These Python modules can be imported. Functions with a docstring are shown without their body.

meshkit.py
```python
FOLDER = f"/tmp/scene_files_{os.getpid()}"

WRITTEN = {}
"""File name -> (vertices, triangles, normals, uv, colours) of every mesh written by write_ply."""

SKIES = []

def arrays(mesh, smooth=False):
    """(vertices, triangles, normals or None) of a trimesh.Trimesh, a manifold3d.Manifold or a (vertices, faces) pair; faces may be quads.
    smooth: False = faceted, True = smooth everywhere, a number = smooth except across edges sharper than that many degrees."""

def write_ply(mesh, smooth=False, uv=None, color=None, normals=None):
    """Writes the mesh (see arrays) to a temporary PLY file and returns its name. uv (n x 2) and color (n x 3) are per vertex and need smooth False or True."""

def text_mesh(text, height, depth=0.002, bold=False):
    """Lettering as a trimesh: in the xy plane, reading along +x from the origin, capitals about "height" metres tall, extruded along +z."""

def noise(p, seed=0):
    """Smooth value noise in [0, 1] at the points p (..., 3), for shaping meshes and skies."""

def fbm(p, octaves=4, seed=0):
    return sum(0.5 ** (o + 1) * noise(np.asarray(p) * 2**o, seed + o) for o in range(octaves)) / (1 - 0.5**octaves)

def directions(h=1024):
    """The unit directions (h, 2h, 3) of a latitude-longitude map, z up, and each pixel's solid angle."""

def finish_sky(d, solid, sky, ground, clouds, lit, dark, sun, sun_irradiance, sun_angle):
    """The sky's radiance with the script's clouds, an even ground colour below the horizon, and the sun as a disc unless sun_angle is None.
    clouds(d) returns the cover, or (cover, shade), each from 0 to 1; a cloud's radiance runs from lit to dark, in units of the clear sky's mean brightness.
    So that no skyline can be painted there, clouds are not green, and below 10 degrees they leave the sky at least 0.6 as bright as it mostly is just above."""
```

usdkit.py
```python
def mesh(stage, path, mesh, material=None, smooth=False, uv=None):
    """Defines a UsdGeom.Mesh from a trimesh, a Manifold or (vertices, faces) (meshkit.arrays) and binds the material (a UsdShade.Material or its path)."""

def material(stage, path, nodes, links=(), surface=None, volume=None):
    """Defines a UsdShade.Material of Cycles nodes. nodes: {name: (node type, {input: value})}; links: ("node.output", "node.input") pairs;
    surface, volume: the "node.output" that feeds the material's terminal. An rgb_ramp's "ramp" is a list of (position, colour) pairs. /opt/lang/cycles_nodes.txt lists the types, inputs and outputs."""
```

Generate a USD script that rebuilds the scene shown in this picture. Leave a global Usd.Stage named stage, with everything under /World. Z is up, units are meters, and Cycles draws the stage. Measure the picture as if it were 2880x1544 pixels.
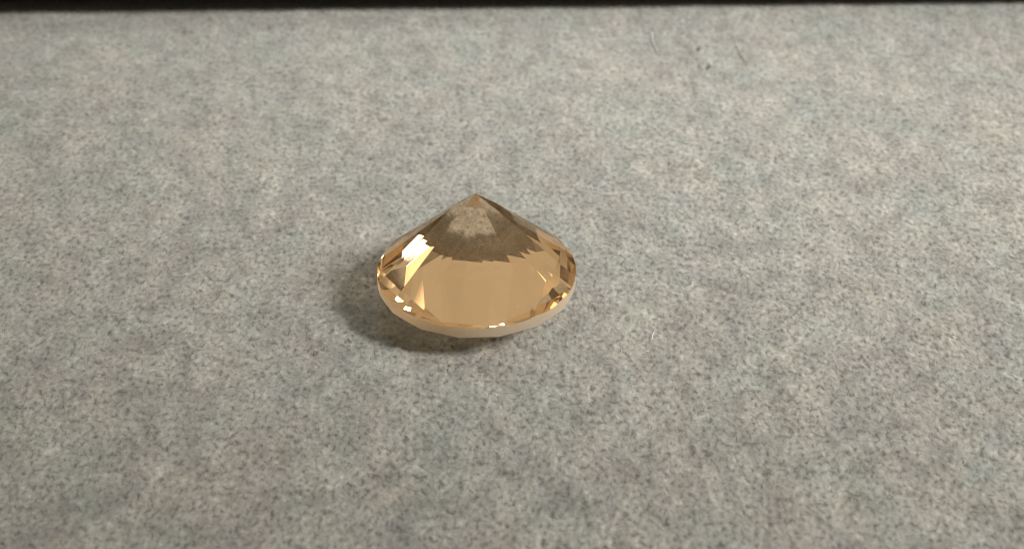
import math, random
import numpy as np
from scipy.spatial import ConvexHull, HalfspaceIntersection
import meshkit, usdkit
from pxr import Gf, Sdf, Usd, UsdGeom, UsdLux, UsdShade, Vt

random.seed(7)
rng = np.random.default_rng(7)
stage = Usd.Stage.CreateInMemory()
UsdGeom.SetStageUpAxis(stage, UsdGeom.Tokens.z)
UsdGeom.SetStageMetersPerUnit(stage, 1.0)
UsdGeom.Xform.Define(stage, '/World')
UsdGeom.Scope.Define(stage, '/World/Looks')
MM = 0.001

# ---------------------------------------------------------------- camera
W, H, FPX = 2880.0, 1544.0, 4500.0
ELEV, DIST = math.radians(35.5), 98.0 * MM
AIM = np.array([2.13, -0.05, 2.0]) * MM
EYE = np.array([0, -DIST * math.cos(ELEV), DIST * math.sin(ELEV)])
FWD = (AIM - EYE) / np.linalg.norm(AIM - EYE)
RIGHT = np.cross(FWD, [0, 0, 1]); RIGHT /= np.linalg.norm(RIGHT)
UP = np.cross(RIGHT, FWD)


def on_plane(px, py, z=0.0):
    """the point at height z that the photograph shows at pixel (px, py)"""
    r = FWD * FPX + RIGHT * (px - W / 2) - UP * (py - H / 2)
    return EYE + r * (z - EYE[2]) / r[2]


cam = UsdGeom.Camera.Define(stage, '/World/camera')
m = np.eye(4)
m[0, :3], m[1, :3], m[2, :3], m[3, :3] = RIGHT, UP, -FWD, EYE
cam.AddTransformOp().Set(Gf.Matrix4d(m.tolist()))
cam.CreateHorizontalApertureAttr(36.0)
cam.CreateVerticalApertureAttr(36.0 * 548 / 1024)
cam.CreateFocalLengthAttr(36.0 * FPX / W)
cam.CreateClippingRangeAttr(Gf.Vec2f(0.002, 20.0))
cam.CreateExposureAttr(0.03)
cam.CreateFStopAttr(62.0)
cam.CreateFocusDistanceAttr(float(np.linalg.norm(np.array([0, -2 * MM, 2.5 * MM]) - EYE)))

# ---------------------------------------------------------------- light: an even dim room and one big soft window, back right
usdkit.material(stage, '/World/Looks/room_light', {
    'c': ('texture_coordinate', {}), 'n': ('noise_texture', {'scale': 1.9, 'detail': 1.5, 'roughness': 0.5}),
    'r': ('rgb_ramp', {'ramp': [(0.3, (0.84, 0.70, 0.50)), (0.5, (1.0, 0.86, 0.63)), (0.7, (1.15, 1.01, 0.78))]}),
    'b': ('background_shader', {'strength': 0.50})}, [('c.generated', 'n.vector'), ('n.fac', 'r.fac'), ('r.color', 'b.color')], surface='b.background')
dome = UsdLux.DomeLight.Define(stage, '/World/room_glow')
UsdShade.MaterialBindingAPI.Apply(dome.GetPrim()).Bind(UsdShade.Material.Get(stage, '/World/Looks/room_light'))


def aimed(prim, pos, target):
    pos, target = np.array(pos, float), np.array(target, float)
    z = pos - target; z /= np.linalg.norm(z)
    x = np.cross([0, 0, 1.0], z); x /= np.linalg.norm(x)
    y = np.cross(z, x)
    t = np.eye(4); t[0, :3], t[1, :3], t[2, :3], t[3, :3] = x, y, z, pos
    prim.AddTransformOp().Set(Gf.Matrix4d(t.tolist()))


def lamp(name, pos, target, w, h, color, intensity):
    l = UsdLux.RectLight.Define(stage, '/World/' + name)
    aimed(l, pos, target)
    l.CreateWidthAttr(w); l.CreateHeightAttr(h)
    l.CreateColorAttr(Gf.Vec3f(*color)); l.CreateIntensityAttr(intensity)


key = UsdLux.SphereLight.Define(stage, '/World/shaded_lamp')          # the main lamp, its shade aimed at the far side of the felt
aimed(key, (0.278, -0.075, 0.216), (0.024, 0.024, 0))
key.CreateRadiusAttr(0.060); key.CreateColorAttr(Gf.Vec3f(1.0, 0.985, 0.94)); key.CreateIntensityAttr(224.0)
shade = UsdLux.ShapingAPI.Apply(key.GetPrim())
shade.CreateShapingConeAngleAttr(11.5); shade.CreateShapingConeSoftnessAttr(1.0)
lamp('far_light', (-0.012, 0.084, 0.132), (0, 0.02, 0), 0.05, 0.05, (0.90, 0.97, 1.0), 12.0)
lamp('right_wall_light', (0.305, 0.262, 0.290), (0, 0, 0.003), 0.20, 0.17, (1.0, 0.74, 0.44), 1.8)
lamp('left_wall_light', (-0.370, 0.172, 0.285), (0, 0, 0.003), 0.17, 0.17, (1.0, 0.70, 0.38), 2.4)
lamp('upper_light', (0.086, 0.030, 0.108), (0, 0, 0.002), 0.042, 0.034, (0.97, 0.99, 1.0), 9.0)

# ---------------------------------------------------------------- helpers


def say(prim, label=None, cat=None, group=None, kind=None):
    p = prim.GetPrim()
    for k, v in (('label', label), ('category', cat), ('group', group), ('kind', kind)):
        if v:
            p.SetCustomDataByKey(k, v)
    return prim


def mat(name, nodes, links=(), surface='p.BSDF'):
    return usdkit.material(stage, '/World/Looks/' + name, nodes, links, surface=surface)


# ---------------------------------------------------------------- materials
def felt_material():
    def noise(scale, detail, rough=0.5, dist=0.0, kind='fBM'):
        return ('noise_texture', {'scale': scale, 'detail': detail, 'roughness': rough, 'distortion': dist})
    n = {
        'geo': ('geometry', {}), 'pos': ('mapping', {'scale': (1.0, 0.68, 1.0)}),
        'speck': noise(3600.0, 2.0, 0.55, 0.3), 'mid': noise(620.0, 3.0, 0.6, 0.4), 'cloud': noise(150.0, 3.0, 0.55),
        'hue': noise(230.0, 2.0, 0.5, 0.5), 'off': ('mapping', {'location': (0.31, 0.17, 0.0)}), 'hue2': noise(520.0, 2.0, 0.55, 0.3),
        'speck_r': ('rgb_ramp', {'ramp': [(0.22, (0.36, 0.36, 0.36)), (0.36, (0.60, 0.60, 0.60)), (0.44, (0.90, 0.90, 0.90)), (0.56, (1.03, 1.03, 1.03)), (0.66, (1.22, 1.22, 1.22)), (0.8, (1.55, 1.55, 1.55))]}),
        'mid_r': ('rgb_ramp', {'ramp': [(0.25, (0.66, 0.66, 0.66)), (0.45, (0.92, 0.92, 0.92)), (0.60, (1.08, 1.08, 1.08)), (0.8, (1.26, 1.26, 1.26))]}),
        'cloud_r': ('rgb_ramp', {'ramp': [(0.3, (0.89, 0.895, 0.905)), (0.5, (1.0, 1.0, 1.0)), (0.7, (1.10, 1.095, 1.07))]}),
        'hue_r': ('rgb_ramp', {'ramp': [(0.28, (0.96, 1.02, 1.0)), (0.42, (0.99, 1.01, 0.99)), (0.55, (1.01, 1.0, 0.985)), (0.66, (1.02, 0.992, 0.975)), (0.8, (1.03, 1.0, 0.92))]}),
        'hue2_r': ('rgb_ramp', {'ramp': [(0.28, (0.97, 0.99, 1.04)), (0.45, (1, 1, 1)), (0.58, (1, 1, 1)), (0.75, (1.02, 0.99, 0.985))]}),
        'base': ('color', {'value': (0.113, 0.1105, 0.101)}),
        'm1': ('mix_color', {'blend_type': 'multiply', 'fac': 1.0}), 'm2': ('mix_color', {'blend_type': 'multiply', 'fac': 1.0}),
        'm3': ('mix_color', {'blend_type': 'multiply', 'fac': 1.0}), 'm4': ('mix_color', {'blend_type': 'multiply', 'fac': 1.0}),
        'm5': ('mix_color', {'blend_type': 'multiply', 'fac': 1.0}),
        'bn': noise(3800.0, 3.0, 0.65, 0.4),
        'bump': ('bump', {'strength': 0.5, 'distance': 0.00012}),
        'p': ('principled_bsdf', {'roughness': 0.95, 'specular_ior_level': 0.12, 'sheen_weight': 0.15, 'sheen_roughness': 0.5}),
    }
    ln = [('geo.position', 'pos.vector')] + [('pos.vector', x + '.vector') for x in ('speck', 'mid', 'cloud', 'hue', 'off', 'bn')] + [('off.vector', 'hue2.vector')]
    ln += [(x + '.fac', x + '_r.fac') for x in ('speck', 'mid', 'cloud', 'hue', 'hue2')]
    prev = 'base.color'
    for k, x in zip(('m1', 'm2', 'm3', 'm4', 'm5'), ('speck', 'mid', 'cloud', 'hue', 'hue2')):
        ln += [(prev, k + '.a'), (x + '_r.color', k + '.b')]
        prev = k + '.result'
    ln += [(prev, 'p.base_color'), ('bn.fac', 'bump.height'), ('bump.normal', 'p.normal')]
    return mat('grey_felt', n, ln)


def fibre_material(name, color, trans=0.25):
    return mat(name, {'d': ('principled_bsdf', {'base_color': color, 'roughness': 0.6, 'specular_ior_level': 0.35}),
                      't': ('translucent_bsdf', {'color': color}), 'x': ('mix_closure', {'fac': trans})},
               [('d.BSDF', 'x.closure1'), ('t.BSDF', 'x.closure2')], 'x.closure')


IOR = 1.62
ENTRY, TINT = (0.82, 0.75, 0.66), (1.0, 0.90, 0.76)


def gem_material(name):
    """champagne crystal; tinted where light enters and at the inner faces, so that long light paths come out more orange"""
    return mat(name, {'g': ('geometry', {}), 'c': ('mix_color', {'a': ENTRY, 'b': TINT, 'use_clamp': False}),
                      'glass': ('glass_bsdf', {'roughness': 0.0, 'IOR': IOR}),
                      'd': ('diffuse_bsdf', {'color': (0.85, 0.58, 0.32)}), 't': ('translucent_bsdf', {'color': (0.85, 0.58, 0.32)}),
                      'dt': ('mix_closure', {'fac': 0.6}), 'x': ('mix_closure', {'fac': 0.024})},
               [('g.backfacing', 'c.fac'), ('c.result', 'glass.color'), ('d.BSDF', 'dt.closure1'), ('t.BSDF', 'dt.closure2'),
                ('glass.BSDF', 'x.closure1'), ('dt.closure', 'x.closure2')], 'x.closure')


FELT = felt_material()
GEM = gem_material('champagne_crystal')
FROST = mat('frosted_champagne_crystal', {'g': ('geometry', {}), 'c': ('mix_color', {'a': ENTRY, 'b': TINT, 'use_clamp': False}),
                                          'glass': ('glass_bsdf', {'roughness': 0.35, 'IOR': IOR}), 'd': ('diffuse_bsdf', {'color': (0.40, 0.36, 0.30)}), 't': ('translucent_bsdf', {'color': (0.38, 0.33, 0.26)}),
                                          'dt': ('mix_closure', {'fac': 0.4}), 'x': ('mix_closure', {'fac': 0.45})},
            [('g.backfacing', 'c.fac'), ('c.result', 'glass.color'), ('d.BSDF', 'dt.closure1'), ('t.BSDF', 'dt.closure2'), ('glass.BSDF', 'x.closure1'), ('dt.closure', 'x.closure2')], 'x.closure')
LIGHT_FIBRE = fibre_material('pale_fibre', (0.19, 0.19, 0.172))
GREY_FIBRE = fibre_material('grey_fibre', (0.115, 0.115, 0.108))
DARK_FIBRE = fibre_material('dark_fibre', (0.07, 0.07, 0.066), 0.1)
BLACK = mat('black_floor', {'n': ('noise_texture', {'scale': 60.0, 'detail': 3.0}), 'r': ('rgb_ramp', {'ramp': [(0, (0.002, 0.002, 0.0025)), (1, (0.005, 0.005, 0.005))]}),
                            'p': ('principled_bsdf', {'roughness': 0.9, 'specular_ior_level': 0.0})}, [('n.fac', 'r.fac'), ('r.color', 'p.base_color')])

# ---------------------------------------------------------------- setting: dark floor, felt, a black rail along its far edge
floor = usdkit.mesh(stage, '/World/floor', (np.array([[-2, -2, -.35], [2, -2, -.35], [2, 2, -.35], [-2, 2, -.35]], float), np.array([[0, 1, 2], [0, 2, 3]])), BLACK)
say(floor, kind='structure')

E0, E1 = on_plane(0, 12), on_plane(2880, -16)      # the line where the felt ends at the dark rail
EDGE_DIR = (E1 - E0) / np.linalg.norm(E1 - E0)
BACK = np.array([-EDGE_DIR[1], EDGE_DIR[0], 0.0])
ORG = (E0 + E1) / 2                                 # on the line where the rail hides the felt
LIP = float((on_plane(1440, -9, 1.5 * MM) - ORG) @ BACK)             # the lip's front, above the felt


PITS = []                                           # pin pricks in the felt, (u, v) and radius
for px, py in ((1958, 138), (1986, 190)):
    w = on_plane(px, py) - ORG
    PITS.append(((w @ EDGE_DIR, w @ BACK), 0.20 * MM))


def felt_height(p):
    """pile and nap of the flat felt, in metres"""
    q = np.column_stack([p[:, 0], p[:, 1], np.zeros(len(p))])
    h = (meshkit.fbm(q * 420, 2, 3) - .5) * 0.12 + (meshkit.fbm(q * 1500, 3, 11) - .5) * 0.15 + (meshkit.fbm(q * 4300, 2, 5) - .5) * 0.12
    for c, r in PITS:
        x, y = (p[:, 0] - c[0]) / r, (p[:, 1] - c[1]) / (1.5 * r)
        h = h - 0.45 * np.exp(-(x * x + y * y)) + 0.22 * np.exp(-((x + 1.5) ** 2 + y * y) * 1.2)
    return h * MM


def felt_point(u, v):
    """u along the rail, v towards the back"""
    return ORG + u[..., None] * EDGE_DIR + v[..., None] * BACK, np.broadcast_to([0, 0, 1.0], u.shape + (3,))


def spaced(lo, a, b, hi, fine, coarse):
    return np.concatenate([np.arange(lo, a, coarse), np.arange(a, b, fine), np.arange(b, hi + coarse, coarse)])


uu = spaced(-.7, -.046, .046, .7, .00013, .03)
vv = spaced(-.7, -.066, .0012, .03, .00013, .03)
U, V = np.meshgrid(uu, vv)
pts, nrm = felt_point(U, V)
pts, nrm = pts.reshape(-1, 3), nrm.reshape(-1, 3)
hh = felt_height(np.column_stack([U.ravel(), V.ravel()]))
near_gem = np.exp(-((pts[:, 0] ** 2 + pts[:, 1] ** 2) / (3.3 * MM) ** 2) ** 3)          # pressed flat under the stone
hh = hh * (1 - near_gem) - 0.06 * MM * near_gem
pts = pts + nrm * hh[:, None]
nu = len(uu)
i = (np.arange(len(vv) - 1)[:, None] * nu + np.arange(nu - 1)[None]).ravel()
felt = usdkit.mesh(stage, '/World/felt_cloth', (pts, np.stack([i, i + 1, i + nu + 1, i + nu], 1)), FELT, smooth=True)
say(felt, 'mottled grey felt cloth under the gemstone', kind='structure')


def lipped_bar(length, front, back, low, height, r, seg=5):
    """a bar whose front lip overhangs the felt; the profile starts at the inner corner under the lip"""
    prof = [(4 * MM, low), (front + .3 * MM, low), (front, low + .3 * MM)]
    for cx, a0 in ((front + r, 90), (back - r, 0)):
        for q in range(seg + 1):
            a = math.radians(a0 + 90 * (1 - q / seg))
            prof.append((cx + r * math.cos(a), height - r + r * math.sin(a)))
    prof += [(back, -2 * MM), (4 * MM, -2 * MM)]
    n = len(prof)
    v = np.array([[x, y, z] for x in (-length / 2, length / 2) for y, z in prof])
    f = [[q, n + (q + 1) % n, (q + 1) % n] for q in range(n)] + [[q, n + q, n + (q + 1) % n] for q in range(n)]
    f += [[0, q, q + 1] for q in range(1, n - 1)] + [[n, n + q + 1, n + q] for q in range(1, n - 1)]
    v = ORG + v[:, :1] * EDGE_DIR + v[:, 1:2] * BACK + v[:, 2:] * np.array([0, 0, 1.0])
    return v, np.array(f)


rail = usdkit.mesh(stage, '/World/black_rail', lipped_bar(.30, LIP, 14 * MM, 1.5 * MM, 8 * MM, 1 * MM), BLACK, smooth=30)
say(rail, 'matt black raised rail running along the far edge of the felt', 'rail')


def fibres(path, count, material, length, width, lift, box=(-.044, .044, -.064, .0), steps=4):
    """short loose fibres lying on the felt, as curves"""
    u0, v0 = rng.uniform(box[0], box[1], count), rng.uniform(box[2], box[3], count)
    ang, bend = rng.uniform(0, 2 * np.pi, count), rng.normal(0, 1.1, count)
    ln = length * rng.lognormal(0, .45, count)
    tilt = rng.exponential(lift, count)
    t = np.linspace(0, 1, steps)
    P = np.zeros((count, steps, 3))
    u, v = u0.copy(), v0.copy()
    for k in range(steps):
        if k:
            d = ang + bend * t[k]
            u, v = u + ln / (steps - 1) * np.cos(d), v + ln / (steps - 1) * np.sin(d)
        p, n = felt_point(u, v)
        rise = felt_height(np.column_stack([u, v])) + 0.012 * MM + np.sin(np.pi * t[k]) * tilt - 0.03 * MM * (k in (0, steps - 1))
        P[:, k] = p + n * rise[:, None]
    keep = ((P[..., 0] ** 2 + P[..., 1] ** 2).min(1) > (3.3 * MM) ** 2)
    P = P[keep]
    c = UsdGeom.BasisCurves.Define(stage, path)
    c.CreateTypeAttr('linear')
    c.CreatePointsAttr(Vt.Vec3fArray.FromNumpy(P.reshape(-1, 3).astype(np.float32)))
    c.CreateCurveVertexCountsAttr(Vt.IntArray.FromNumpy(np.full(len(P), steps, np.int32)))
    w = np.tile(width * np.array([.6] + [1] * (steps - 2) + [.5]), len(P))
    c.CreateWidthsAttr(Vt.FloatArray.FromNumpy(w.astype(np.float32)))
    c.SetWidthsInterpolation('vertex')
    UsdShade.MaterialBindingAPI.Apply(c.GetPrim()).Bind(material)
    return say(c, kind='stuff')


fibres('/World/felt_cloth/pale_fibres', 12000, LIGHT_FIBRE, .45 * MM, .018 * MM, .03 * MM)
fibres('/World/felt_cloth/grey_fibres', 5000, GREY_FIBRE, .45 * MM, .016 * MM, .02 * MM)
fibres('/World/felt_cloth/dark_fibres', 600, DARK_FIBRE, .3 * MM, .014 * MM, .015 * MM)

# ---------------------------------------------------------------- the gemstone: round brilliant lying on its table
DIA = 12.0 * MM
R = DIA / 2
CROWN, GIRDLE, PAV = 1.64 * MM, 0.81 * MM, 0.44 * DIA
TABLE_R = 0.53 * R
TURN = math.radians(-90 + 12.0)                    # azimuth of the first pavilion main facet
Z0, Z1 = CROWN, CROWN + GIRDLE
APEX = np.array([0, 0, Z1 + PAV])


def at(r, az, z):
    return np.array([r * math.cos(az), r * math.sin(az), z])


def plane3(a, b, c):
    n = np.cross(b - a, c - a); n /= np.linalg.norm(n)
    d = -n @ a
    if n @ np.array([0, 0, Z0 + .5 * GIRDLE]) + d > 0:
        n, d = -n, -d
    return [*n, d]


pavilion, girdle, crown = [], [], []
NM = 8
half = math.pi / NM
for k in range(NM):
    az = TURN + 2 * half * k
    slope = math.atan2(PAV, R)
    n = np.array([math.sin(slope) * math.cos(az), math.sin(slope) * math.sin(az), math.cos(slope)])
    pavilion.append([*n, -n @ APEX])
    ridge_g = at(R / math.cos(half), az + half, Z1)                 # where two mains would meet at the girdle's height
    join = ridge_g + (APEX - ridge_g) * 0.79
    for s in (0, 1):
        pavilion.append(plane3(at(R, az + 2 * half * s, Z1), at(R, az + half, Z1), join))
    # crown: mains, upper halves, stars
    cs = math.atan2(CROWN, R - TABLE_R * math.cos(half) ** 0.5)
    bez = plane3(at(R, az, Z0), at(R, az, Z0) + np.array([-math.sin(az), math.cos(az), 0]) * MM, at(TABLE_R, az, 0.0))
    crown.append(bez)
    low = at(R / math.cos(half), az + half, Z0)
    b0 = np.array(bez[:3])
    up = at(TABLE_R / math.cos(half), az + half, 0.0)
    j = low + (up - low) * 0.48
    for s in (0, 1):
        crown.append(plane3(at(R, az + 2 * half * s, Z0), at(R, az + half, Z0), j))
    crown.append(plane3(at(TABLE_R, az, 0.0), at(TABLE_R, az + 2 * half, 0.0), j))
crown.append([0, 0, -1, 0.0])
NG = 96
for k in range(NG):
    a = TURN + 2 * math.pi * (k + .5) / NG
    girdle.append([math.cos(a), math.sin(a), 0, -R])
pavilion.append([0, 0, 1, -(APEX[2] - 0.05 * MM)])                   # the polished point
planes = np.array(pavilion + girdle + crown)
scale = 1000.0
hs = planes.copy(); hs[:, 3] *= scale
inter = HalfspaceIntersection(hs, np.array([0, 0, (Z0 + Z1) / 2 * scale]))
raw = inter.intersections
verts = np.unique(np.round(raw, 5), axis=0)


def facets(first, last):
    v, f = [], []
    for n in hs[first:last]:
        on = verts[np.abs(verts @ n[:3] + n[3]) < 2e-4]
        if len(on) < 3:
            continue
        c = on.mean(0)
        ax = on[np.argmax(np.linalg.norm(on - c, axis=1))] - c; ax /= np.linalg.norm(ax)
        ay = np.cross(n[:3], ax)
        on = on[np.argsort(np.arctan2((on - c) @ ay, (on - c) @ ax))]
        b = len(v)
        v += list(on / scale)
        f += [[b, b + q, b + q + 1] for q in range(1, len(on) - 1)]
    return np.array(v), np.array(f)


gem = UsdGeom.Xform.Define(stage, '/World/gemstone')
gem.AddTranslateOp().Set(Gf.Vec3d(0, 0, 0.02 * MM))
say(gem, 'clear champagne orange round brilliant gemstone lying upside down on grey felt', 'gemstone')
na, nb = len(pavilion), len(pavilion) + len(girdle)
usdkit.mesh(stage, '/World/gemstone/pavilion', facets(0, na), GEM)
usdkit.mesh(stage, '/World/gemstone/girdle', facets(na, nb), FROST)
usdkit.mesh(stage, '/World/gemstone/crown', facets(nb, len(planes)), GEM)

# ---------------------------------------------------------------- loose hairs and lint on the felt
def strand(name, pixels, width, material, label, cat, lift=0.0):
    """a hair along the pixels at which the photograph shows it, laid on the felt"""
    from scipy.interpolate import CubicSpline
    w = np.array([on_plane(*q) for q in pixels])
    t = np.linspace(0, 1, 28)
    c = CubicSpline(np.linspace(0, 1, len(w)), w)(t)
    q = np.stack([(c - ORG) @ EDGE_DIR, (c - ORG) @ BACK], -1)
    c[:, 2] = np.convolve(np.pad(felt_height(q), 2, mode='edge'), np.ones(5) / 5, 'valid') + lift + width * .4
    tan = np.gradient(c, axis=0); tan /= np.linalg.norm(tan, axis=1, keepdims=True)
    side = np.cross(tan, [0, 0, 1.0]); side /= np.linalg.norm(side, axis=1, keepdims=True)
    upv = np.cross(side, tan)
    r = width / 2 * np.clip(np.minimum(t, 1 - t) * 9, .25, 1)
    a = np.arange(6) * math.pi / 3
    v = (c[:, None] + r[:, None, None] * (np.cos(a)[None, :, None] * side[:, None] + np.sin(a)[None, :, None] * upv[:, None])).reshape(-1, 3)
    f = []
    for k in range(len(t) - 1):
        for j in range(6):
            p0, p1, p2, p3 = k * 6 + j, k * 6 + (j + 1) % 6, k * 6 + 6 + (j + 1) % 6, k * 6 + 6 + j
            f += [[p0, p1, p2], [p0, p2, p3]]
    e = (len(t) - 1) * 6
    f += [[0, j + 1, j] for j in range(1, 5)] + [[e, e + j, e + j + 1] for j in range(1, 5)]
    return say(usdkit.mesh(stage, '/World/' + name, (v, np.array(f)), material, smooth=60), label, cat)


HAIR = fibre_material('brown_hair', (0.11, 0.09, 0.065), 0.1)
OLIVE = fibre_material('olive_hair', (0.17, 0.165, 0.11), 0.1)
FAINT_LINT = fibre_material('grey_lint', (0.36, 0.365, 0.36), 0.3)
LINT = fibre_material('white_lint', (0.45, 0.46, 0.45), 0.3)
strand('hair', [(746, 714), (773, 704), (812, 698), (858, 699), (907, 706)], 0.022 * MM, HAIR, 'thin dark hair arching over the felt to the left of the gemstone', 'hair')
strand('hair_001', [(2056, 100), (2068, 123), (2080, 151), (2095, 174), (2101, 189), (2089, 203)], 0.065 * MM, OLIVE, 'short olive hair with a hooked lower end on the far felt', 'hair')
strand('lint', [(1835, 90), (1833, 108), (1839, 129), (1854, 153)], 0.10 * MM, FAINT_LINT, 'pale grey strand of lint near the black rail', 'lint')
strand('lint_001', [(1811, 987), (1818, 990), (1826, 989)], 0.035 * MM, LINT, 'tiny white flat lint fibre lying level in front of the gemstone, to its right', 'lint')
strand('lint_002', [(1841, 936), (1835, 948), (1833, 964)], 0.03 * MM, LINT, 'tiny white upright lint fibre just above the flat one', 'lint', 0.10 * MM)

dust_v, dust_f = [], []
ball = meshkit.trimesh.creation.icosphere(1, 1.0)
for px, py in ((1410, 895), (1471.6, 858), (1456, 861), (1401, 811), (1150, 770), (1290, 700), (1500, 760), (1230, 860)):
    ray = FWD * FPX + RIGHT * (px - W / 2) - UP * (py - H / 2)
    den = planes[:na, :3] @ ray
    hit = np.where(den < 0, -(planes[:na, :3] @ EYE + planes[:na, 3]) / np.where(den == 0, 1e-9, den), -1e9).max()
    r = rng.uniform(.014, .028) * MM
    dust_f.append(np.array(ball.faces) + 42 * len(dust_v))
    dust_v.append(np.array(ball.vertices) * r * rng.uniform(.6, 1.3, 3) + EYE + ray * hit + [0, 0, .02 * MM])
say(usdkit.mesh(stage, '/World/dust', (np.vstack(dust_v), np.vstack(dust_f)), LINT, smooth=True), 'pale dust specks sprinkled over the front facets of the gemstone', 'dust', kind='stuff')
